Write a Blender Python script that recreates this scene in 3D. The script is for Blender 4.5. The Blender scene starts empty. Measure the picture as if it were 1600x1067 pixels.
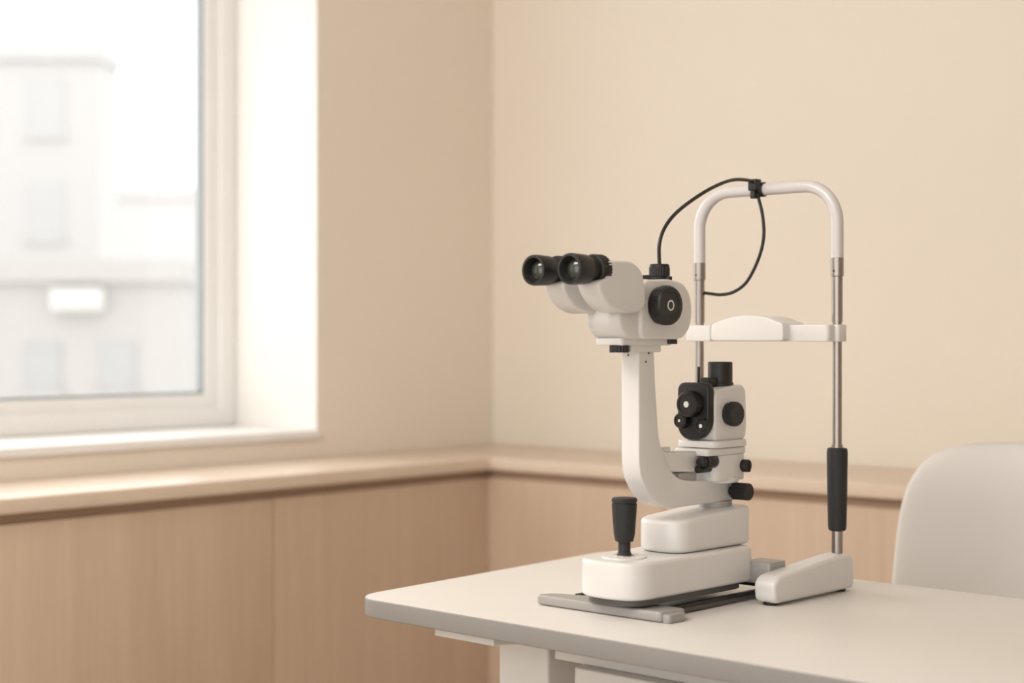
import bpy, bmesh, math
from mathutils import Vector, Matrix

scene = bpy.context.scene
COL = scene.collection

# ------------------------------------------------------------------ materials
def new_mat(name, color, rough=0.5, metal=0.0, var=0.03, nscale=8.0, bump=0.0, bscale=200.0, spec=0.5, coat=0.0):
    m = bpy.data.materials.new(name)
    m.use_nodes = True
    nt = m.node_tree
    b = nt.nodes["Principled BSDF"]
    b.inputs["Roughness"].default_value = rough
    b.inputs["Metallic"].default_value = metal
    b.inputs["Specular IOR Level"].default_value = spec
    b.inputs["Coat Weight"].default_value = coat
    tc = nt.nodes.new("ShaderNodeTexCoord")
    n = nt.nodes.new("ShaderNodeTexNoise")
    n.inputs["Scale"].default_value = nscale
    n.inputs["Detail"].default_value = 3
    nt.links.new(tc.outputs["Object"], n.inputs["Vector"])
    r = nt.nodes.new("ShaderNodeValToRGB")
    r.color_ramp.elements[0].position = 0.3
    r.color_ramp.elements[1].position = 0.7
    c = Vector(color)
    r.color_ramp.elements[0].color = (*(c * (1 - var)), 1)
    r.color_ramp.elements[1].color = (*[min(1, x * (1 + var)) for x in c], 1)
    nt.links.new(n.outputs["Fac"], r.inputs["Fac"])
    nt.links.new(r.outputs["Color"], b.inputs["Base Color"])
    if bump > 0:
        n2 = nt.nodes.new("ShaderNodeTexNoise")
        n2.inputs["Scale"].default_value = bscale
        nt.links.new(tc.outputs["Object"], n2.inputs["Vector"])
        bp = nt.nodes.new("ShaderNodeBump")
        bp.inputs["Strength"].default_value = bump
        bp.inputs["Distance"].default_value = 0.002
        nt.links.new(n2.outputs["Fac"], bp.inputs["Height"])
        nt.links.new(bp.outputs["Normal"], b.inputs["Normal"])
    return m

def wood_mat(name, c1, c2, stretch, rough=0.5, big=None):
    m = bpy.data.materials.new(name)
    m.use_nodes = True
    nt = m.node_tree
    b = nt.nodes["Principled BSDF"]
    b.inputs["Roughness"].default_value = rough
    tc = nt.nodes.new("ShaderNodeTexCoord")
    mp = nt.nodes.new("ShaderNodeMapping")
    mp.inputs["Scale"].default_value = stretch
    nt.links.new(tc.outputs["Object"], mp.inputs["Vector"])
    n = nt.nodes.new("ShaderNodeTexNoise")
    n.inputs["Scale"].default_value = 1.0
    n.inputs["Detail"].default_value = 7
    n.inputs["Roughness"].default_value = 0.7
    n.inputs["Distortion"].default_value = 0.6
    nt.links.new(mp.outputs["Vector"], n.inputs["Vector"])
    mp2 = nt.nodes.new("ShaderNodeMapping")
    mp2.inputs["Scale"].default_value = big or tuple(x * 0.13 for x in stretch)
    nt.links.new(tc.outputs["Object"], mp2.inputs["Vector"])
    n2 = nt.nodes.new("ShaderNodeTexNoise")
    n2.inputs["Scale"].default_value = 1.0
    n2.inputs["Detail"].default_value = 3
    n2.inputs["Distortion"].default_value = 1.0
    nt.links.new(mp2.outputs["Vector"], n2.inputs["Vector"])
    mix = nt.nodes.new("ShaderNodeMath")
    mix.operation = 'MULTIPLY_ADD'
    mix.inputs[1].default_value = 0.45
    nt.links.new(n2.outputs["Fac"], mix.inputs[0])
    half = nt.nodes.new("ShaderNodeMath")
    half.operation = 'MULTIPLY'
    half.inputs[1].default_value = 0.55
    nt.links.new(n.outputs["Fac"], half.inputs[0])
    nt.links.new(half.outputs[0], mix.inputs[2])
    r = nt.nodes.new("ShaderNodeValToRGB")
    r.color_ramp.elements[0].position = 0.32
    r.color_ramp.elements[1].position = 0.68
    r.color_ramp.elements[0].color = (*c1, 1)
    r.color_ramp.elements[1].color = (*c2, 1)
    nt.links.new(mix.outputs[0], r.inputs["Fac"])
    nt.links.new(r.outputs["Color"], b.inputs["Base Color"])
    bp = nt.nodes.new("ShaderNodeBump")
    bp.inputs["Strength"].default_value = 0.12
    bp.inputs["Distance"].default_value = 0.001
    nt.links.new(n.outputs["Fac"], bp.inputs["Height"])
    nt.links.new(bp.outputs["Normal"], b.inputs["Normal"])
    return m

M_WALL = new_mat("beige_paint", (0.815, 0.745, 0.65), 0.85, var=0.012, nscale=1.5, bump=0.05, bscale=120)
M_REVEAL = new_mat("white_paint", (0.85, 0.83, 0.79), 0.6, var=0.01)
M_CEIL = new_mat("ceiling_paint", (0.87, 0.85, 0.82), 0.9, var=0.01)
M_FLOOR = wood_mat("floor_oak", (0.48, 0.39, 0.30), (0.55, 0.45, 0.35), (2, 30, 1), 0.4)
M_DOOR = wood_mat("oak_veneer", (0.55, 0.41, 0.30), (0.645, 0.50, 0.38), (80, 80, 2.6), 0.5, (9, 9, .5))
M_TOP = wood_mat("oak_worktop", (0.66, 0.535, 0.425), (0.72, 0.60, 0.485), (22, 22, 22), 0.32)
M_GAP = new_mat("oak_gap_shade", (0.40, 0.27, 0.19), 0.7)  # shade of the gap under the ledge put into the oak colour
M_FRAME = new_mat("window_white", (0.84, 0.83, 0.815), 0.4, var=0.01)
M_SEAL = new_mat("grey_seal", (0.34, 0.37, 0.38), 0.6)
M_WHITE = new_mat("instrument_white", (0.71, 0.695, 0.675), 0.33, var=0.01, nscale=15, coat=0.15)
M_TUBE = new_mat("tube_white", (0.59, 0.565, 0.56), 0.28, var=0.01, coat=0.3)
M_BLACK = new_mat("black_plastic", (0.010, 0.0095, 0.0095), 0.42, var=0.1, nscale=30)
M_RUBBER = new_mat("black_rubber", (0.014, 0.0135, 0.0135), 0.6, var=0.1, bump=0.3, bscale=600)
M_CHROME = new_mat("brushed_steel", (0.36, 0.325, 0.30), 0.28, metal=1.0, var=0.03)
M_GREY = new_mat("grey_metal", (0.37, 0.355, 0.34), 0.42, metal=0.2, var=0.03)
M_DGREY = new_mat("dark_grey", (0.08, 0.075, 0.07), 0.45)
M_LENS = new_mat("coated_lens", (0.03, 0.035, 0.03), 0.06, coat=1.0)
M_MARK = new_mat("white_mark", (0.8, 0.8, 0.78), 0.5)
M_TABLE = new_mat("table_laminate", (0.70, 0.67, 0.635), 0.42, var=0.01, nscale=5, bump=0.03, bscale=500)
M_EDGE = new_mat("table_edge_grey", (0.255, 0.24, 0.228), 0.5, var=0.02)
M_LEG = new_mat("table_leg_white", (0.70, 0.67, 0.63), 0.45)
M_CHAIR = new_mat("chair_white", (0.65, 0.625, 0.595), 0.55, var=0.01, bump=0.05, bscale=300)

def glass_mat():
    m = bpy.data.materials.new("window_glass")
    m.use_nodes = True
    nt = m.node_tree
    nt.nodes.clear()
    o = nt.nodes.new("ShaderNodeOutputMaterial")
    t = nt.nodes.new("ShaderNodeBsdfTransparent")
    g = nt.nodes.new("ShaderNodeBsdfGlossy")
    g.inputs["Roughness"].default_value = 0.02
    mx = nt.nodes.new("ShaderNodeMixShader")
    mx.inputs[0].default_value = 0.05
    nt.links.new(t.outputs[0], mx.inputs[1])
    nt.links.new(g.outputs[0], mx.inputs[2])
    nt.links.new(mx.outputs[0], o.inputs[0])
    return m
M_GLASS = glass_mat()

# ------------------------------------------------------------------ mesh tools
def fillet(pts, r, n=5):
    out = []
    N = len(pts)
    for i in range(N):
        p0, p, p1 = Vector(pts[i - 1]), Vector(pts[i]), Vector(pts[(i + 1) % N])
        d0, d1 = (p0 - p), (p1 - p)
        rr = min(r, d0.length * 0.49, d1.length * 0.49)
        a = p + d0.normalized() * rr
        b = p + d1.normalized() * rr
        for k in range(n + 1):
            t = k / n
            out.append(tuple(a * (1 - t) ** 2 + p * 2 * t * (1 - t) + b * t * t))
    return out

def rrect(x0, x1, y0, y1, r, n=6):
    out = []
    r = min(r, abs(x1 - x0) * .499, abs(y1 - y0) * .499)
    for cx, cy, a0 in ((x1 - r, y1 - r, 0), (x0 + r, y1 - r, 90), (x0 + r, y0 + r, 180), (x1 - r, y0 + r, 270)):
        for k in range(n + 1):
            a = math.radians(a0 + 90 * k / n)
            out.append((cx + r * math.cos(a), cy + r * math.sin(a)))
    return out

class B:
    def __init__(self):
        self.bm = bmesh.new()
    def _merge(self, bm, mi):
        for f in bm.faces:
            f.material_index = mi
        me = bpy.data.meshes.new("tmp")
        bm.to_mesh(me)
        bm.free()
        self.bm.from_mesh(me)
        bpy.data.meshes.remove(me)
    def prism(self, pts, plane, lo, hi, bev=0.0, mi=0, seg=3, fn=None):
        bm = bmesh.new()
        def mk(p, h):
            if plane == 'xy': return (p[0], p[1], h)
            if plane == 'xz': return (p[0], h, p[1])
            return (h, p[0], p[1])
        clean = []
        for p in pts:
            if not clean or (Vector(p) - Vector(clean[-1])).length > 1e-6:
                clean.append(p)
        if (Vector(clean[0]) - Vector(clean[-1])).length < 1e-6:
            clean.pop()
        v0 = [bm.verts.new(mk(p, lo)) for p in clean]
        v1 = [bm.verts.new(mk(p, hi)) for p in clean]
        n = len(clean)
        f0 = bm.faces.new(v0)
        f1 = bm.faces.new(v1)
        for i in range(n):
            bm.faces.new((v0[i], v0[(i + 1) % n], v1[(i + 1) % n], v1[i]))
        bmesh.ops.recalc_face_normals(bm, faces=bm.faces)
        if bev > 0:
            es = list(f0.edges) + list(f1.edges)
            bmesh.ops.bevel(bm, geom=es, offset=bev, offset_type='OFFSET', segments=seg, profile=0.5, affect='EDGES', clamp_overlap=False)
        if fn:
            for v in bm.verts: v.co = fn(v.co.copy())
        self._merge(bm, mi)
        return self
    def box(self, x0, x1, y0, y1, z0, z1, r=0.0, bev=0.0, mi=0, plane='xy'):
        if plane == 'xy': a = (x0, x1, y0, y1); lo, hi = z0, z1
        elif plane == 'xz': a = (x0, x1, z0, z1); lo, hi = y0, y1
        else: a = (y0, y1, z0, z1); lo, hi = x0, x1
        if r > 0: pts = rrect(*a, r)
        else: pts = [(a[0], a[2]), (a[1], a[2]), (a[1], a[3]), (a[0], a[3])]
        return self.prism(pts, plane, lo, hi, bev, mi)
    def lathe(self, org, axis, prof, n=32, mi=0):
        bm = bmesh.new()
        ax = Vector(axis).normalized()
        q = ax.to_track_quat('Z', 'Y').to_matrix()
        rings = []
        for t, r in prof:
            if r < 1e-6:
                rings.append([bm.verts.new(Vector(org) + ax * t)])
            else:
                rings.append([bm.verts.new(Vector(org) + q @ Vector((r * math.cos(2 * math.pi * k / n), r * math.sin(2 * math.pi * k / n), t))) for k in range(n)])
        for A, C in zip(rings[:-1], rings[1:]):
            for k in range(n):
                k2 = (k + 1) % n
                if len(A) == 1 and len(C) == 1: continue
                if len(A) == 1: bm.faces.new((A[0], C[k], C[k2]))
                elif len(C) == 1: bm.faces.new((A[k], A[k2], C[0]))
                else: bm.faces.new((A[k], A[k2], C[k2], C[k]))
        if len(rings[0]) > 1: bm.faces.new(rings[0])
        if len(rings[-1]) > 1: bm.faces.new(rings[-1])
        bmesh.ops.recalc_face_normals(bm, faces=bm.faces)
        self._merge(bm, mi)
        return self
    def knurl(self, org, axis, t0, t1, r, depth=0.0012, n=36, mi=0):
        bm = bmesh.new()
        ax = Vector(axis).normalized()
        q = ax.to_track_quat('Z', 'Y').to_matrix()
        rings = []
        for t in (t0, t1):
            ring = []
            for k in range(n * 4):
                rr = r if (k % 4) in (0, 1) else r - depth
                a = 2 * math.pi * k / (n * 4)
                ring.append(bm.verts.new(Vector(org) + q @ Vector((rr * math.cos(a), rr * math.sin(a), t))))
            rings.append(ring)
        m = n * 4
        for k in range(m):
            bm.faces.new((rings[0][k], rings[0][(k + 1) % m], rings[1][(k + 1) % m], rings[1][k]))
        bm.faces.new(rings[0]); bm.faces.new(rings[1])
        bmesh.ops.recalc_face_normals(bm, faces=bm.faces)
        self._merge(bm, mi)
        return self
    def cyl(self, org, axis, t0, t1, r, bev=0.0015, n=32, mi=0):
        return self.lathe(org, axis, [(t0, r - bev), (t0 + bev * .3, r - bev * .3), (t0 + bev, r), (t1 - bev, r), (t1 - bev * .3, r - bev * .3), (t1, r - bev)], n, mi)
    def sweep(self, pts, r, n=14, mi=0):
        bm = bmesh.new()
        P = [Vector(p) for p in pts]
        rings = []
        up = None
        for i, p in enumerate(P):
            d = (P[min(i + 1, len(P) - 1)] - P[max(i - 1, 0)]).normalized()
            if up is None:
                up = d.orthogonal().normalized()
            up = (up - d * up.dot(d)).normalized()
            sd = d.cross(up)
            rings.append([bm.verts.new(p + up * r * math.cos(2 * math.pi * k / n) + sd * r * math.sin(2 * math.pi * k / n)) for k in range(n)])
        for A, C in zip(rings[:-1], rings[1:]):
            for k in range(n):
                bm.faces.new((A[k], A[(k + 1) % n], C[(k + 1) % n], C[k]))
        bm.faces.new(rings[0]); bm.faces.new(rings[-1])
        bmesh.ops.recalc_face_normals(bm, faces=bm.faces)
        self._merge(bm, mi)
        return self
    def superell(self, radii, p=4.0, cuts=14, fn=None, mi=0):
        bm = bmesh.new()
        bmesh.ops.create_cube(bm, size=2)
        bmesh.ops.subdivide_edges(bm, edges=bm.edges[:], cuts=cuts, use_grid_fill=True)
        for v in bm.verts:
            c = v.co
            nrm = (abs(c.x) ** p + abs(c.y) ** p + abs(c.z) ** p) ** (1 / p)
            q = Vector((c.x / nrm * radii[0], c.y / nrm * radii[1], c.z / nrm * radii[2]))
            v.co = fn(q) if fn else q
        self._merge(bm, mi)
        return self
    def done(self, name, mats, parent=None, label=None, angle=35, side_mat=None):
        me = bpy.data.meshes.new(name)
        if side_mat is not None:
            self.bm.normal_update()
            for f in self.bm.faces:
                if f.normal.z < 0.75: f.material_index = side_mat
        self.bm.to_mesh(me)
        self.bm.free()
        if not isinstance(mats, (list, tuple)): mats = [mats]
        for m in mats: me.materials.append(m)
        for f in me.polygons: f.use_smooth = True
        me.set_sharp_from_angle(angle=math.radians(angle))
        o = bpy.data.objects.new(name, me)
        COL.objects.link(o)
        if parent: o.parent = parent
        if label: o["label"] = label
        return o

def empty(name, loc, rot, label, category, parent=None):
    e = bpy.data.objects.new(name, None)
    e.empty_display_size = 0.1
    COL.objects.link(e)
    e.location = loc
    e.rotation_euler = (0, 0, rot)
    if label: e["label"] = label
    if category: e["category"] = category
    return e

def place(o, loc, rot):
    o.location = loc
    o.rotation_euler = (0, 0, rot)
    return o

def catmull(pts, n=8):
    P = [Vector(p) for p in pts]
    P = [P[0] * 2 - P[1]] + P + [P[-1] * 2 - P[-2]]
    out = []
    for i in range(1, len(P) - 2):
        for k in range(n):
            t = k / n
            out.append(0.5 * ((2 * P[i]) + (-P[i - 1] + P[i + 1]) * t + (2 * P[i - 1] - 5 * P[i] + 4 * P[i + 1] - P[i + 2]) * t * t + (-P[i - 1] + 3 * P[i] - 3 * P[i + 1] + P[i + 2]) * t ** 3))
    out.append(P[-2])
    return out

# ------------------------------------------------------------------ room
RC = (-0.064, 5.36, 0.0)
RR = math.atan2(0.7507, 0.6606)
CEIL = 2.8

def struct(o, label, cat):
    o["kind"] = "structure"; o["label"] = label; o["category"] = cat
    place(o, RC, RR)
    return o

WX0, WX1, WZ0, WZ1, WT = -2.95, -0.78, 0.858, 2.5, 0.46
b = B()
b.box(-7, WX0, 0, WT, 0, CEIL)
b.box(WX1, WT, 0, WT, 0, CEIL)
b.box(WX0, WX1, 0, WT, 0, WZ0)
b.box(WX0, WX1, 0, WT, WZ1, CEIL)
struct(b.done("wall_left", M_WALL), "smooth beige painted wall with a deep window opening", "wall")
b = B(); b.box(0, 0.15, -7, 0, 0, CEIL)
struct(b.done("wall_right", M_WALL), "smooth plain beige painted wall behind the table", "wall")
b = B(); b.box(-7, 0.15, -7.15, -7, 0, CEIL)
struct(b.done("wall_light_block", M_WALL), "unseen beige wall added to block light from behind", "wall")  # unseen wall, added to cut open-side light and darken the near-right faces
b = B(); b.box(-7, 0.15, -7, WT, -0.1, 0)
struct(b.done("floor", M_FLOOR), "light oak plank floor", "floor")
b = B(); b.box(-7, 0.15, -7, WT, CEIL, CEIL + 0.1)
struct(b.done("ceiling", M_CEIL), "plain white painted ceiling", "ceiling")

# white reveal lining + sill
b = B()
b.box(WX1 - 0.006, WX1, -0.001, WT - 0.06, WZ0, WZ1)
b.box(WX0, WX0 + 0.006, -0.001, WT - 0.06, WZ0, WZ1)
b.box(WX0, WX1, -0.001, WT - 0.06, WZ1 - 0.006, WZ1)
struct(b.done("trim_1", M_REVEAL), "white painted window reveal lining", "window trim")
b = B(); b.box(WX0, WX1 + 0.002, -0.012, WT - 0.06, WZ0 - 0.002, WZ0 + 0.022, bev=0.003)
struct(b.done("trim_2", M_FRAME), "white window sill board", "window sill")

FD = 0.375   # frame plane depth
def ring(b, x0, x1, z0, z1, w, y0, y1, bev=0.006, mi=0):
    b.box(x0, x1, y0, y1, z0, z0 + w, bev=bev, mi=mi, plane='xz')
    b.box(x0, x1, y0, y1, z1 - w, z1, bev=bev, mi=mi, plane='xz')
    b.box(x0, x0 + w, y0, y1, z0 + w * .8, z1 - w * .8, bev=bev, mi=mi, plane='xz')
    b.box(x1 - w, x1, y0, y1, z0 + w * .8, z1 - w * .8, bev=bev, mi=mi, plane='xz')
b = B()
fz0 = WZ0 + 0.022
ring(b, WX0 + .006, WX1 - .006, fz0, WZ1 - .006, 0.06, FD, FD + 0.07)
win = struct(b.done("window_1", M_FRAME), "white framed window overlooking pale city buildings", "window")
b = B()
ring(b, WX0 + .056, WX1 - .056, fz0 + .045, WZ1 - .056, 0.055, FD + 0.018, FD + 0.075)
b.done("sash", M_FRAME, win)
b = B()
ring(b, WX0 + .109, WX1 - .109, fz0 + .098, WZ1 - .109, 0.011, FD + 0.028, FD + 0.06, bev=0.002)
b.done("seal", M_SEAL, win, "grey rubber glazing seal")
b = B(); b.box(WX0 + .11, WX1 - .11, FD + 0.045, FD + 0.05, fz0 + .1, WZ1 - .11)
b.done("glass_pane", M_GLASS, win, "clear glass pane")

# worktop (continuous L) and cabinets
DL, DR = 0.41, 0.47
b = B()
b.prism([(-.002, -.002), (-6, -.002), (-6, -DL), (-DR, -DL), (-DR, -6), (-.002, -6)], 'xy', 0.764, 0.80, bev=0.004)
wt = b.done("worktop", M_TOP)
place(wt, RC, RR)
wt["label"] = "long pale oak L-shaped ledge along both walls"; wt["category"] = "worktop"

def cabinet(kind, p0, p1, corner=False):
    e = empty("cabinet", RC, RR, "low light oak cabinet with plain flat door under ledge", "cabinet")
    e["group"] = "oak wall cabinets under the ledge"
    g = 0.0018
    g1 = 0.0 if corner else g
    if kind == 'L':
        B().box(p0 + .001, (-.004 if corner else p1 - .001), -DL + .045, -.004, 0.003, 0.738).done("body", M_DOOR, e)
        B().box(p0 + g, p1 - g1, -DL + .022, -DL + .044, 0.07, 0.739, bev=(0 if corner else .001), plane='xz').done("door", M_DOOR, e)
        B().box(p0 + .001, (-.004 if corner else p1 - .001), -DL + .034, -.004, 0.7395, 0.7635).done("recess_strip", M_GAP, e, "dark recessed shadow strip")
    else:
        B().box(-DR + .045, -.004, p0 + .001, p1 - .001, 0.003, 0.738).done("body", M_DOOR, e)
        B().box(-DR + .022, -DR + .044, p0 + g, p1 - g1, 0.07, 0.739, bev=(0 if corner else .001), plane='yz').done("door", M_DOOR, e)
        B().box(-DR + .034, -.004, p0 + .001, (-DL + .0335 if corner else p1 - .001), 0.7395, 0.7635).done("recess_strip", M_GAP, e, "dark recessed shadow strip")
cabinet('L', -1.28, -DR + .0219, True)
cabinet('L', -2.11, -1.28)
cabinet('L', -2.94, -2.11)
cabinet('R', -1.03, -DL + .0219, True)
cabinet('R', -1.86, -1.03)
cabinet('R', -2.69, -1.86)
cabinet('R', -3.52, -2.69)

# ------------------------------------------------------------------ exterior
M_BA = new_mat("pale_render", (0.55, 0.55, 0.545), 0.9)
M_BB = new_mat("grey_stucco", (0.465, 0.455, 0.445), 0.9)
M_BC = new_mat("far_haze_facade", (0.61, 0.605, 0.60), 0.9)
M_BW = new_mat("facade_window", (0.42, 0.425, 0.43), 0.8)
M_BW2 = new_mat("facade_window_pale", (0.52, 0.525, 0.53), 0.85)
M_GR = new_mat("street_paving", (0.55, 0.55, 0.54), 0.9)
M_BOX = new_mat("unit_white", (0.60, 0.60, 0.59), 0.6)
def building(x0, x1, y, d, z1, m, label, wins, extra=None, wm=M_BW2):
    e = empty("building", ((x0 + x1) / 2, y, -8), 0, label, "building")
    cx = (x0 + x1) / 2
    bb = B(); bb.box(x0 - cx, x1 - cx, 0, d, 0, z1 + 8)
    bb.box(x0 - cx - .1, x1 - cx + .1, -.15, d, z1 + 7.75, z1 + 8.15)
    bb.done("facade", m, e)
    for (wx0, wx1, wz0, wz1) in wins:
        w = B(); w.box(wx0 - cx, wx1 - cx, -.04, .05, wz0 + 8, wz1 + 8)
        w.box(wx0 - cx - .08, wx1 - cx + .08, -.1, .05, wz0 + 7.88, wz0 + 8.0, mi=1)
        w.done("facade_window", [wm, m], e)
    if extra: extra(e, cx)
wa = []
for i in range(-3, 2):
    for j in range(-3, 3):
        wa.append((-12.1 + i * 2.0, -11.2 + i * 2.0, 3.6 + j * 2.6, 5.0 + j * 2.6))
building(-24, -10.3, 40, 1.8, 8.3, M_BA, "tall pale modern building outside the window", [w for w in wa if w[1] < -10.5 and w[3] < 8])
wb = []
for i in range(-4, 2):
    wb.append((-7.2 + i * 1.3, -6.6 + i * 1.3, 0.2, 1.05))
    wb.append((-7.2 + i * 1.3, -6.6 + i * 1.3, -2.4, -1.4))
def sign(e, cx):
    B().box(-8.0 - cx, -7.1 - cx, -.3, 0.02, 1.6 + 8, 2.0 + 8, bev=.02).done("wall_box", M_BOX, e, "white boxy ventilation unit")
wb = [w for w in wb if w[1] < -5.95]
building(-16, -5.85, 28, 2, 2.35, M_BB, "low grey flat-roofed building outside the window", wb, sign, M_BW)
building(-16.5, -11.5, 58, 3, 6.4, M_BC, "distant hazy pale building outside the window", [])
g = B().box(-90, 60, 9, 160, -8.2, -8.0).done("ground", M_GR)
g["kind"] = "structure"; g["label"] = "pale paved street far below"; g["category"] = "ground"

# ------------------------------------------------------------------ table
TR = math.atan2(2500, 2358)
OX, OY, TZ = 0.414, 2.625, 0.75
def i2w(a, s, z):
    c, si = math.cos(TR), math.sin(TR)
    return (OX + c * a + si * s, OY + si * a - c * s, z)

tb = empty("examination_table", (OX, OY, 0), TR, "pale laminate examination table with grey edge and white legs", "table")
# local x=a, y=-s
A0, A1, S0, S1 = -.532, .17, -.414, 1.05
b = B(); b.prism(fillet([(A0, -S0), (A0, -S1), (A1, -S1), (A1, -S0 + .055)], 0.06, 10), 'xy', TZ - .029, TZ, bev=.0025)
b.done("tabletop", [M_TABLE, M_EDGE], tb, side_mat=1)
for s0 in (-.25, .72):
    b = B()
    b.prism([(-.50, TZ - .0292), (.14, TZ - .0292), (.14, TZ - .040), (-.02, TZ - .060), (-.35, TZ - .060), (-.50, TZ - .046)], 'xz', -s0 - .115, -s0 + .01, bev=.002)
    b.done("support_beam", M_LEG, tb)
    b = B()
    b.box(-.37, -.285, -s0 - .105, -s0 , 0.04, TZ - .0605, r=.006, bev=.001)
    b.box(-.335, -.02, -s0 - .07, -s0 - .015, .25, .31, r=.004)
    b.box(-.10, -.03, -s0 - .105, -s0, 0.04, TZ - .0605, r=.006, bev=.001)
    b.box(-.50, .14, -s0 - .085, -s0, 0.0, 0.045, r=.02, bev=.004)
    b.done("leg", M_LEG, tb)
b = B(); b.box(-.40, .05, -.52, .07, TZ - .17, TZ - .082, r=.012, bev=.003)
dr = b.done("drawer", M_LEG, tb, "white shallow under-table drawer")
B().box(-.375, .02, -.68, .125, TZ - .0815, TZ - .0295).done("apron", M_LEG, tb, "recessed white frame under tabletop")
B().box(-.414, -.3995, -.34, -.16, TZ - .145, TZ - .135, bev=.002, r=.003).done("handle", M_GREY, dr)

# ------------------------------------------------------------------ chair
ca, cs = 0.62, 0.165
ch = empty("chair", i2w(ca - .2, cs, 0), TR, "white upholstered chair with rounded backrest behind the table", "chair")
def backfn(q):
    h = (q.z + .29) / .58
    y = q.y * (1.03 - .07 * max(0, h) ** 1.5)
    x = q.x - 1.1 * y * y + .05 * h
    return Vector((x + .22, y, q.z + .667))
B().superell((.035, .262, .29), 4.6, 18, backfn).done("backrest", M_CHAIR, ch, angle=80)
B().superell((.24, .245, .045), 4.5, 14, lambda q: Vector((q.x, q.y, q.z + .46 - .3 * q.x * q.x))).done("seat", M_CHAIR, ch, angle=80)
B().box(-.13, .13, -.13, .13, .395, .42, r=.03, bev=.003).lathe((0, 0, 0), (0, 0, 1), [(.06, .035), (.08, .03), (.24, .03), (.25, .02), (.40, .02)]).done("pedestal", M_CHROME, ch, "steel pedestal column")
b = B()
for k in range(5):
    a = math.radians(72 * k + 20)
    d = Vector((math.cos(a), math.sin(a), 0))
    b.sweep([Vector((0, 0, .085)) + d * .02, Vector((0, 0, .08)) + d * .15, Vector((0, 0, .06)) + d * .28], .016)
b.done("star_base", M_LEG, ch, "five-spoke base")
for k in range(5):
    a = math.radians(72 * k + 20)
    d = Vector((math.cos(a), math.sin(a), 0))
    B().lathe(tuple(d * .28 + Vector((0, 0, .028))), (-math.sin(a), math.cos(a), 0), [(-.02, .02), (-.018, .028), (.018, .028), (.02, .02)]).done("castor", M_DGREY, ch)

# ------------------------------------------------------------------ slit lamp
SL = empty("slit_lamp", (OX, OY, TZ), TR, "white and black slit lamp microscope with chin rest on the table", "slit lamp")
def P(a, s, z): return (a, -s, z)
V = (0, -1, 0)   # towards +s
U = (1, 0, 0)
NU = (-1, 0, 0)
Zx = (0, 0, 1)
def ib(b, a0, a1, s0, s1, z0, z1, r=0, bev=0, mi=0, plane='xy'):
    return b.box(a0, a1, -s1, -s0, z0, z1, r, bev, mi, plane)

# slide base
b = B()
b.prism(fillet([(-.415, .062), (-.415, -.060), (-.125, -.062), (-.115, -.052), (-.115, .06), (-.125, .066)], .055, 12), 'xy', .028, .083, bev=.006, seg=4)
base = b.done("slide_base", M_WHITE, SL, angle=50)
b = B()
b.prism(fillet([(-.405, .054), (-.405, -.053), (-.12, -.055), (-.12, .055)], .048, 8), 'xy', .019, .029)
b.done("base_underside", M_DGREY, base)
b = B()
b.lathe(P(-.358, -.003, 0), Zx, [(.082, .034), (.0845, .033), (.0855, .030), (.0855, .0)], 40)
b.done("joystick_collar_plate", M_WHITE, base)
B().cyl(P(-.10, -.115, .021), V, 0, .185, .0045, .001).done("axle", M_BLACK, SL)
# second tier
def tilt(v):
    if v.z > .1: v.z += .065 * (v.x + .31)
    return v
b = B()
b.prism(fillet([(-.288, .044), (-.288, -.044), (-.112, -.046), (-.10, -.04), (-.10, .046)], .036, 10), 'xy', .0835, .131, bev=.007, seg=4, fn=tilt)
tier = b.done("swivel_tier", M_WHITE, SL, angle=50)
b = B(); ib(b, -.265, -.115, -.036, .036, .0825, .086); b.done("joint_gap", M_DGREY, tier)
b = B()
b.lathe(P(-.135, 0, 0), Zx, [(.127, .026), (.151, .026)])
b.done("turntable", M_GREY, SL)

# joystick
b = B()
b.lathe(P(-.358, -.003, 0), Zx, [(.0853, .0145), (.0868, .0140)], mi=1)
b.lathe(P(-.358, -.003, 0), Zx, [(.0865, .0115), (.089, .0100), (.092, .0092), (.1055, .0092), (.107, .0135), (.118, .0158), (.150, .0182), (.162, .0188), (.1625, .0178), (.1645, .0178), (.165, .0190), (.169, .0190), (.171, .0170), (.1705, .0)])
b.done("joystick", [M_RUBBER, M_CHROME], SL, "black rubber joystick handle")

# support arm (J-shaped)
arm = [(-.35, .399), (-.35, .222), (-.345, .199), (-.328, .176), (-.305, .159), (-.278, .151), (-.255, .150), (-.10, .150),
       (-.10, .184), (-.220, .188), (-.252, .193), (-.275, .208), (-.293, .234), (-.303, .265), (-.310, .34), (-.314, .399)]
b = B()
b.prism(fillet(arm, .012, 4), 'xz', -.018, .016, bev=.0028)
arm_o = b.done("support_arm", M_WHITE, SL, angle=40)
b = B()
b.prism(fillet([(-.312, .244), (-.300, .206), (-.20, .200), (-.185, .21), (-.185, .232), (-.285, .236), (-.292, .246)], .006), 'xz', -.015, .012, bev=.003)
ib(b, -.285, -.262, -.010, .010, .233, .242, r=.004, bev=.0015)
b.done("link_arm", M_WHITE, arm_o)
b = B(); ib(b, -.245, -.20, -.010, .0135, .184, .201, r=.004, bev=.001)
b.done("link_spacer", M_GREY, arm_o)
B().cyl(P(-.327, .018, .385), V, 0, .001, .002, .0003, 12).done("screw", M_DGREY, arm_o)
B().cyl(P(-.334, .018, .372), V, 0, .001, .0016, .0003, 12).done("screw", M_DGREY, arm_o)
B().cyl(P(-.3495, -.002, .382), NU, 0, .001, .0018, .0003, 12).done("screw", M_DGREY, arm_o)
b = B()
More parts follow.
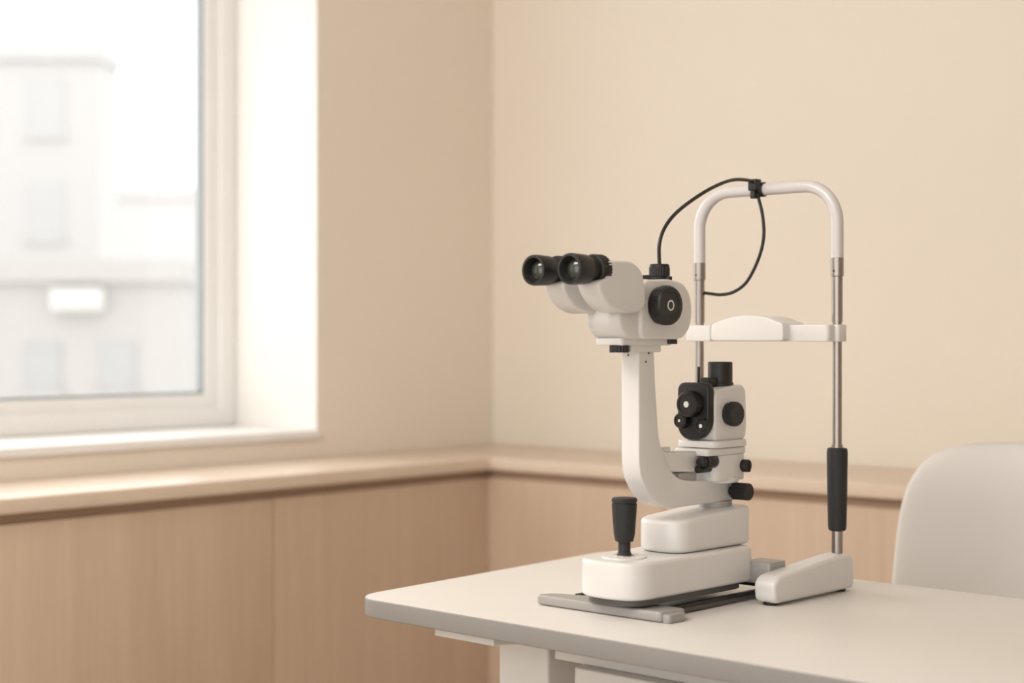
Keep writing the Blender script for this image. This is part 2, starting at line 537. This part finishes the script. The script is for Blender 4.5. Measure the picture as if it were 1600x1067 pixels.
b.box(-.333, -.321, -.0186, -.0179, .391, .3925); b.box(-.333, -.3318, -.0186, -.0179, .3885, .395); b.box(-.3275, -.3263, -.0186, -.0179, .3885, .395); b.box(-.3222, -.321, -.0186, -.0179, .3885, .395)
b.done("scale_mark", M_DGREY, arm_o)
b = B()
b.knurl(P(-.118, .018, .166), V, 0.006, .034, .0135, .001, 20)
b.cyl(P(-.118, .016, .166), V, 0, .008, .008)
b.done("locking_knob", M_BLACK, arm_o, "black knurled locking knob")

# microscope head
b = B()
drum = [(-.372, .405), (-.372, .478), (-.36, .492), (-.30, .495), (-.265, .488), (-.25, .468), (-.2475, .44), (-.255, .418), (-.275, .405)]
b.prism(fillet(drum, .014, 5), 'xz', -.040, .042, bev=.0045)
wedge = [(-.412, .450), (-.36, .46), (-.35, .405), (-.392, .405), (-.408, .416), (-.416, .432)]
b.prism(fillet(wedge, .010, 5), 'xz', -.034, .030, bev=.006)
ib(b, -.40, -.278, -.026, .026, .396, .407, r=.008, bev=.002)
ib(b, -.372, -.30, -.024, .023, .386, .398, r=.006, bev=.002)
head = b.done("microscope_head", M_WHITE, SL, angle=45)
hous = [(-.466, .517), (-.41, .518), (-.386, .506), (-.378, .48), (-.376, .455), (-.390, .444), (-.432, .442), (-.460, .451), (-.478, .468), (-.487, .486), (-.466, .492)]
for s0, s1 in ((.013, .054), (-.050, -.012)):
    b = B(); b.prism(fillet(hous, .012, 6), 'xz', -s1, -s0, bev=.005, seg=5)
    b.done("prism_housing", M_WHITE, head, angle=45)
for s in (.034, -.034):
    b = B()
    o = P(0, s, .5035)
    b.lathe(o, NU, [(.455, .0), (.455, .018), (.470, .019), (.478, .0165), (.486, .0165), (.489, .0195), (.494, .0212), (.520, .0222), (.524, .0215), (.5245, .018), (.520, .0155), (.512, .0135), (.512, .0)], 40)
    b.knurl(o, NU, .456, .474, .0222, .0012, 30)
    b.lathe(o, NU, [(.474, .0222), (.476, .020), (.476, .0)], 40)
    ep = b.done("eyepiece", M_BLACK, head, "black eyepiece with rubber cup")
    b = B()
    b.lathe(o, NU, [(.511, .0135), (.5135, .0125), (.516, .008), (.5168, .0)], 32)
    b.done("lens", M_LENS, ep, "dark coated glass lens")
# magnification knob
b = B()
o = P(-.330, .0, .455)
b.lathe(o, V, [(.041, .0), (.041, .0275), (.047, .0275), (.048, .0285), (.060, .0285), (.063, .0265), (.063, .021), (.0618, .020), (.0618, .0)], 40)
b.knurl(o, V, .049, .059, .0292, .001, 40)
kn = b.done("magnification_knob", M_BLACK, head, "round black magnification knob")
b = B()
b.lathe(P(-.330, 0, .455), V, [(.0612, .0078), (.0622, .0078), (.0622, .0058), (.0612, .0058)], 24)
b.lathe(P(-.330, 0, .455), V, [(.0612, .0), (.0612, .0058), (.0619, .0058), (.0619, .0)], 24, mi=1)
b.done("knob_ring_mark", [M_MARK, M_BLACK], kn, "small white ring mark")
b = B()
b.lathe(P(-.278, 0, 0), Zx, [(.493, .0), (.493, .0175), (.499, .0175), (.500, .0150), (.517, .0150), (.519, .0135), (.519, .0)])
b.knurl(P(-.278, 0, 0), Zx, .501, .514, .0158, .0008, 24)
b.done("cable_socket", M_BLACK, head, "black ribbed cable socket")
b = B()
b.knurl(P(-.388, .012, 0), Zx, .386, .397, .0145, .001, 18)
b.cyl(P(-.388, .012, 0), Zx, .396, .406, .010)
b.done("head_locking_knob", M_BLACK, head)
b = B(); ib(b, -.292, -.272, .014, .032, .398, .405, r=.005, bev=.001); b.done("head_latch", M_BLACK, head)
b = B(); ib(b, -.345, -.335, .02, .030, .494, .500, r=.002); b.done("head_screw", M_BLACK, head)
b = B(); ib(b, -.30, -.292, .030, .036, .493, .499, r=.002); b.done("head_screw", M_BLACK, head)

# illumination tower
b = B()
body = [(-.186, .247), (-.186, .318), (-.176, .328), (-.112, .334), (-.103, .326), (-.100, .27), (-.104, .247)]
b.prism(fillet(body, .01, 5), 'xz', -.036, .022, bev=.004)
ib(b, -.195, -.100, -.036, .042, .237, .248, r=.016, bev=.002)
ib(b, -.205, -.100, -.030, .036, .225, .236, r=.008, bev=.002)
ib(b, -.180, -.098, -.034, .034, .184, .226, r=.012, bev=.003)
b.cyl(P(-.135, 0, 0), Zx, .180, .19, .036, .002)
tw = b.done("illumination_tower", M_WHITE, SL, angle=45)
b = B()
b.lathe(P(-.128, .004, 0), Zx, [(.328, .0), (.328, .021), (.336, .021), (.337, .0195), (.368, .0195), (.3695, .0180), (.3695, .0)], 36)
ib(b, -.168, -.14, -.008, .012, .325, .345, r=.004, bev=.002)
b.cyl(P(-.163, -.012, 0), Zx, .33, .362, .0022, .0005, 10)
b.done("lamp_cap", M_BLACK, tw, "black cylindrical lamp cap")
b = B()
b.prism(fillet([(-.034, .338), (.026, .338), (.026, .262), (.01, .248), (-.02, .252), (-.034, .27)], .014, 5), 'yz', -.200, -.184, bev=.003)
b.done("aperture_plate", M_BLACK, tw, "black aperture selector plate")
def dial(s, z, r, t0, t1, name, dot):
    b = B()
    o = P(0, s, z)
    b.lathe(o, NU, [(t0, .0), (t0, r), (t1 - .002, r), (t1, r - .002), (t1, r * .72), (t1 - .001, r * .70), (t1 - .001, .0)], 32)
    b.knurl(o, NU, t0 + .002, t1 - .003, r + .0007, .0008, int(r * 1500))
    d = b.done(name, M_BLACK, tw, "round black dial with white dot")
    b = B(); b.lathe(o, NU, [(t1 - .0012, .0), (t1 - .0012, dot), (t1 - .0003, dot), (t1 - .0003, .0)], 20)
    b.done("dial_mark", M_MARK, d)
dial(.006, .305, .0195, .199, .220, "aperture_dial", .0048)
dial(-.012, .279, .0115, .199, .214, "filter_dial", .002)
dial(.026, .272, .0105, .199, .210, "slit_dial", .003)
b = B()
b.lathe(P(-.150, 0, .289), V, [(.034, .0), (.034, .0175), (.040, .0175), (.041, .0185), (.052, .0185), (.054, .0165), (.054, .0)], 36)
b.knurl(P(-.150, 0, .289), V, .042, .051, .0191, .0009, 30)
b.done("slit_width_knob", M_BLACK, tw, "round black slit width knob")
b = B()
b.cyl(P(0, .028, .217), NU, .178, .200, .011)
b.cyl(P(0, .028, .217), NU, .199, .214, .0075)
b.done("centering_knob", M_BLACK, tw)
b = B()
b.cyl(P(-.108, 0, .206), V, .033, .044, .010)
ib(b, -.112, -.100, .03, .044, .196, .214, r=.003, bev=.001)
b.done("side_stop", M_BLACK, tw)
B().cyl(P(0, .02, .205), NU, .17, .21, .006).done("guide_pin", M_BLACK, tw)

# rails and cross bars
b = B()
b.prism(fillet([(-.392, .150), (-.388, -.088), (-.335, -.094), (-.335, .06), (-.365, .14)], .008, 4), 'xy', .001, .016, bev=.0035)
b.done("front_cross_rail", M_GREY, SL)
b = B(); ib(b, -.385, -.345, .0865, .102, .0, .013, r=.006, bev=.002)
b.done("rail_end_cap", M_GREY, SL)
for s in (.060, -.115):
    b = B()
    ib(b, -.345, -.075, s - .0055, s + .0055, .002, .008, bev=.001)
    tr = b.done("track_rail", M_DGREY, SL)
    b = B(); ib(b, -.336, -.070, s - .004, s + .004, .0075, .0135, r=.001)
    b.cyl(P(-.072, s, .0085), U, -.004, .010, .0075)
    b.done("track_groove", M_BLACK, tr)
for s0, s1 in ((.050, .097), (-.150, -.058)):
    b = B(); ib(b, -.128, -.082, s0, s1, .026, .060, r=.004, bev=.002)
    b.done("rear_cross_beam", M_GREY, SL)

# feet
foot = [(-.162, .004), (-.165, .034), (-.152, .045), (.02, .060), (.052, .060), (.063, .05), (.064, .004)]
for s0, s1, ext in ((.092, .131, 0.0), (-.187, -.142, -.055)):
    f2 = [(p[0] + (ext if p[0] < -.1 else 0), p[1]) for p in foot]
    b = B(); b.prism(fillet(f2, .012, 5), 'xz', -s1, -s0, bev=.006, seg=4)
    ft = b.done("headrest_foot", M_WHITE, SL, angle=45)
    for a in (-.145 + ext, .045):
        B().cyl(P(a, (s0 + s1) / 2, 0), Zx, .0, .006, .012, .001).done("foot_pad", M_BLACK, ft)

# headrest frame
HA, SC, HW = .045, -.0275, .1375
pts = []
zt, zc, R = .6555, .535, .062
pts.append((HA, -(SC - HW), zc))
for k in range(0, 13):
    an = math.radians(180 - 90 * k / 12)
    pts.append((HA, -(SC - HW + R + R * math.cos(an)), zt - R + R * math.sin(an)))
for k in range(0, 13):
    an = math.radians(90 - 90 * k / 12)
    pts.append((HA, -(SC + HW - R + R * math.cos(an)), zt - R + R * math.sin(an)))
pts.append((HA, -(SC + HW), zc))
hr = B().sweep(pts, .0102, 20).done("headrest_arch", M_TUBE, SL, "white bent tube head arch", angle=60)
for s in (SC - HW, SC + HW):
    b = B()
    o = P(HA, s, 0)
    b.lathe(o, Zx, [(.050, .009), (.235, .009), (.235, .0075), (.433, .0075), (.433, .0088), (.506, .0088), (.507, .0105), (.536, .0105), (.537, .0095), (.537, 0)], 28)
    post = b.done("post", M_CHROME, SL, "brushed steel upright post")
    b = B(); b.cyl(P(HA - .0104, s, .515), NU, -.001, .001, .002, .0003, 12); b.done("post_screw", M_DGREY, post)
b = B()
o = P(HA, SC + HW, 0)
b.lathe(o, Zx, [(.096, .0115), (.098, .0140), (.104, .0148), (.150, .0158), (.200, .0165), (.222, .0168), (.2285, .0160), (.230, .0120)], 32)
b.done("hand_grip", M_RUBBER, SL, "black rubber sleeve grip")

# chin rest
b = B()
ib(b, HA - .014, HA + .014, SC - HW - .016, SC + HW + .011, .401, .4285, r=.006, bev=.002)
ib(b, HA - .034, HA - .010, SC + .060, SC + HW + .004, .401, .4285, r=.007, bev=.002)
ib(b, HA - .024, HA - .010, SC - HW - .012, SC - HW + .040, .401, .4285, r=.003, bev=.002)
cr = b.done("chin_rest", M_WHITE, SL, "white chin rest bar between posts")
cup = [(-.102, .4015), (-.102, .4290), (-.088, .4340), (-.066, .4410), (-.040, .4440), (-.012, .4440), (.012, .4405), (.030, .4335), (.042, .4305), (.042, .4015)]
b = B(); b.prism(fillet([(-p[0], p[1]) for p in cup], .007, 5), 'yz', HA - .054, HA + .012, bev=.003)
b.done("chin_cup", M_WHITE, cr, angle=50)

# cable and clip
cab = catmull([P(-.278, 0, .515), P(-.278, 0, .55), P(-.262, 0, .578), P(-.22, -.005, .6055), P(-.145, -.012, .6385), P(-.075, -.02, .660), P(-.02, -.028, .667), P(.03, -.04, .665),
               P(.036, -.036, .64), P(.036, -.028, .61), P(.036, -.026, .575), P(.036, -.036, .54), P(.038, -.060, .503), P(.044, -.090, .486), P(.048, -.120, .481), P(.052, -.150, .4835), P(.050, -.164, .486)], 8)
B().sweep(cab, .0029, 10).done("cable", M_BLACK, SL, "thin black looping cable", angle=80)
b = B()
sc = -.040
b.cyl(P(HA, sc - .011, .6555), V, 0, .022, .0125, .002)
ib(b, HA - .024, HA - .006, sc - .009, sc + .009, .653, .672, r=.004, bev=.002)
ib(b, HA - .020, HA - .008, sc - .007, sc + .003, .640, .655, r=.003, bev=.001)
b.done("cable_clip", M_BLACK, SL, "black plastic cable clip")

# ------------------------------------------------------------------ lights / world
w = bpy.data.worlds.new("World")
scene.world = w
w.use_nodes = True
bg = w.node_tree.nodes["Background"]
bg.inputs["Color"].default_value = (1.0, 0.985, 0.966, 1)
bg.inputs["Strength"].default_value = 2.2

def area(name, loc, target, size, energy, color):
    l = bpy.data.lights.new(name, 'AREA')
    l.shape = 'RECTANGLE'; l.size = size[0]; l.size_y = size[1]
    l.energy = energy; l.color = color
    o = bpy.data.objects.new(name, l)
    COL.objects.link(o)
    o.location = loc
    o.rotation_euler = (Vector(target) - Vector(loc)).to_track_quat('-Z', 'Y').to_euler()
    return o
area("fill_softbox", (-1.2, 1.6, 2.72), (0.0, 3.4, 0.9), (1.6, 1.2), 58, (1.0, 0.94, 0.87))  # unseen softbox added as warm fill, aimed at the table area

sun = bpy.data.lights.new("daylight", 'SUN')
sun.energy = 2.4; sun.angle = math.radians(40); sun.color = (1.0, 0.97, 0.94)
so = bpy.data.objects.new("daylight", sun)
COL.objects.link(so)
d = Vector((0.75, -0.55, -0.55))
so.rotation_euler = d.to_track_quat('-Z', 'Y').to_euler()

# ------------------------------------------------------------------ camera
cam = bpy.data.cameras.new("camera")
cam.lens = 56.25; cam.sensor_width = 36
cam.shift_y = -0.0053
cam.dof.use_dof = True
cam.dof.focus_distance = 2.45
cam.dof.aperture_fstop = 2.5
co = bpy.data.objects.new("camera", cam)
COL.objects.link(co)
co.location = (0, 0, 1.16)
co.rotation_euler = (math.radians(90), 0, 0)
scene.camera = co
scene.view_settings.view_transform = 'Standard'
scene.view_settings.look = 'None'
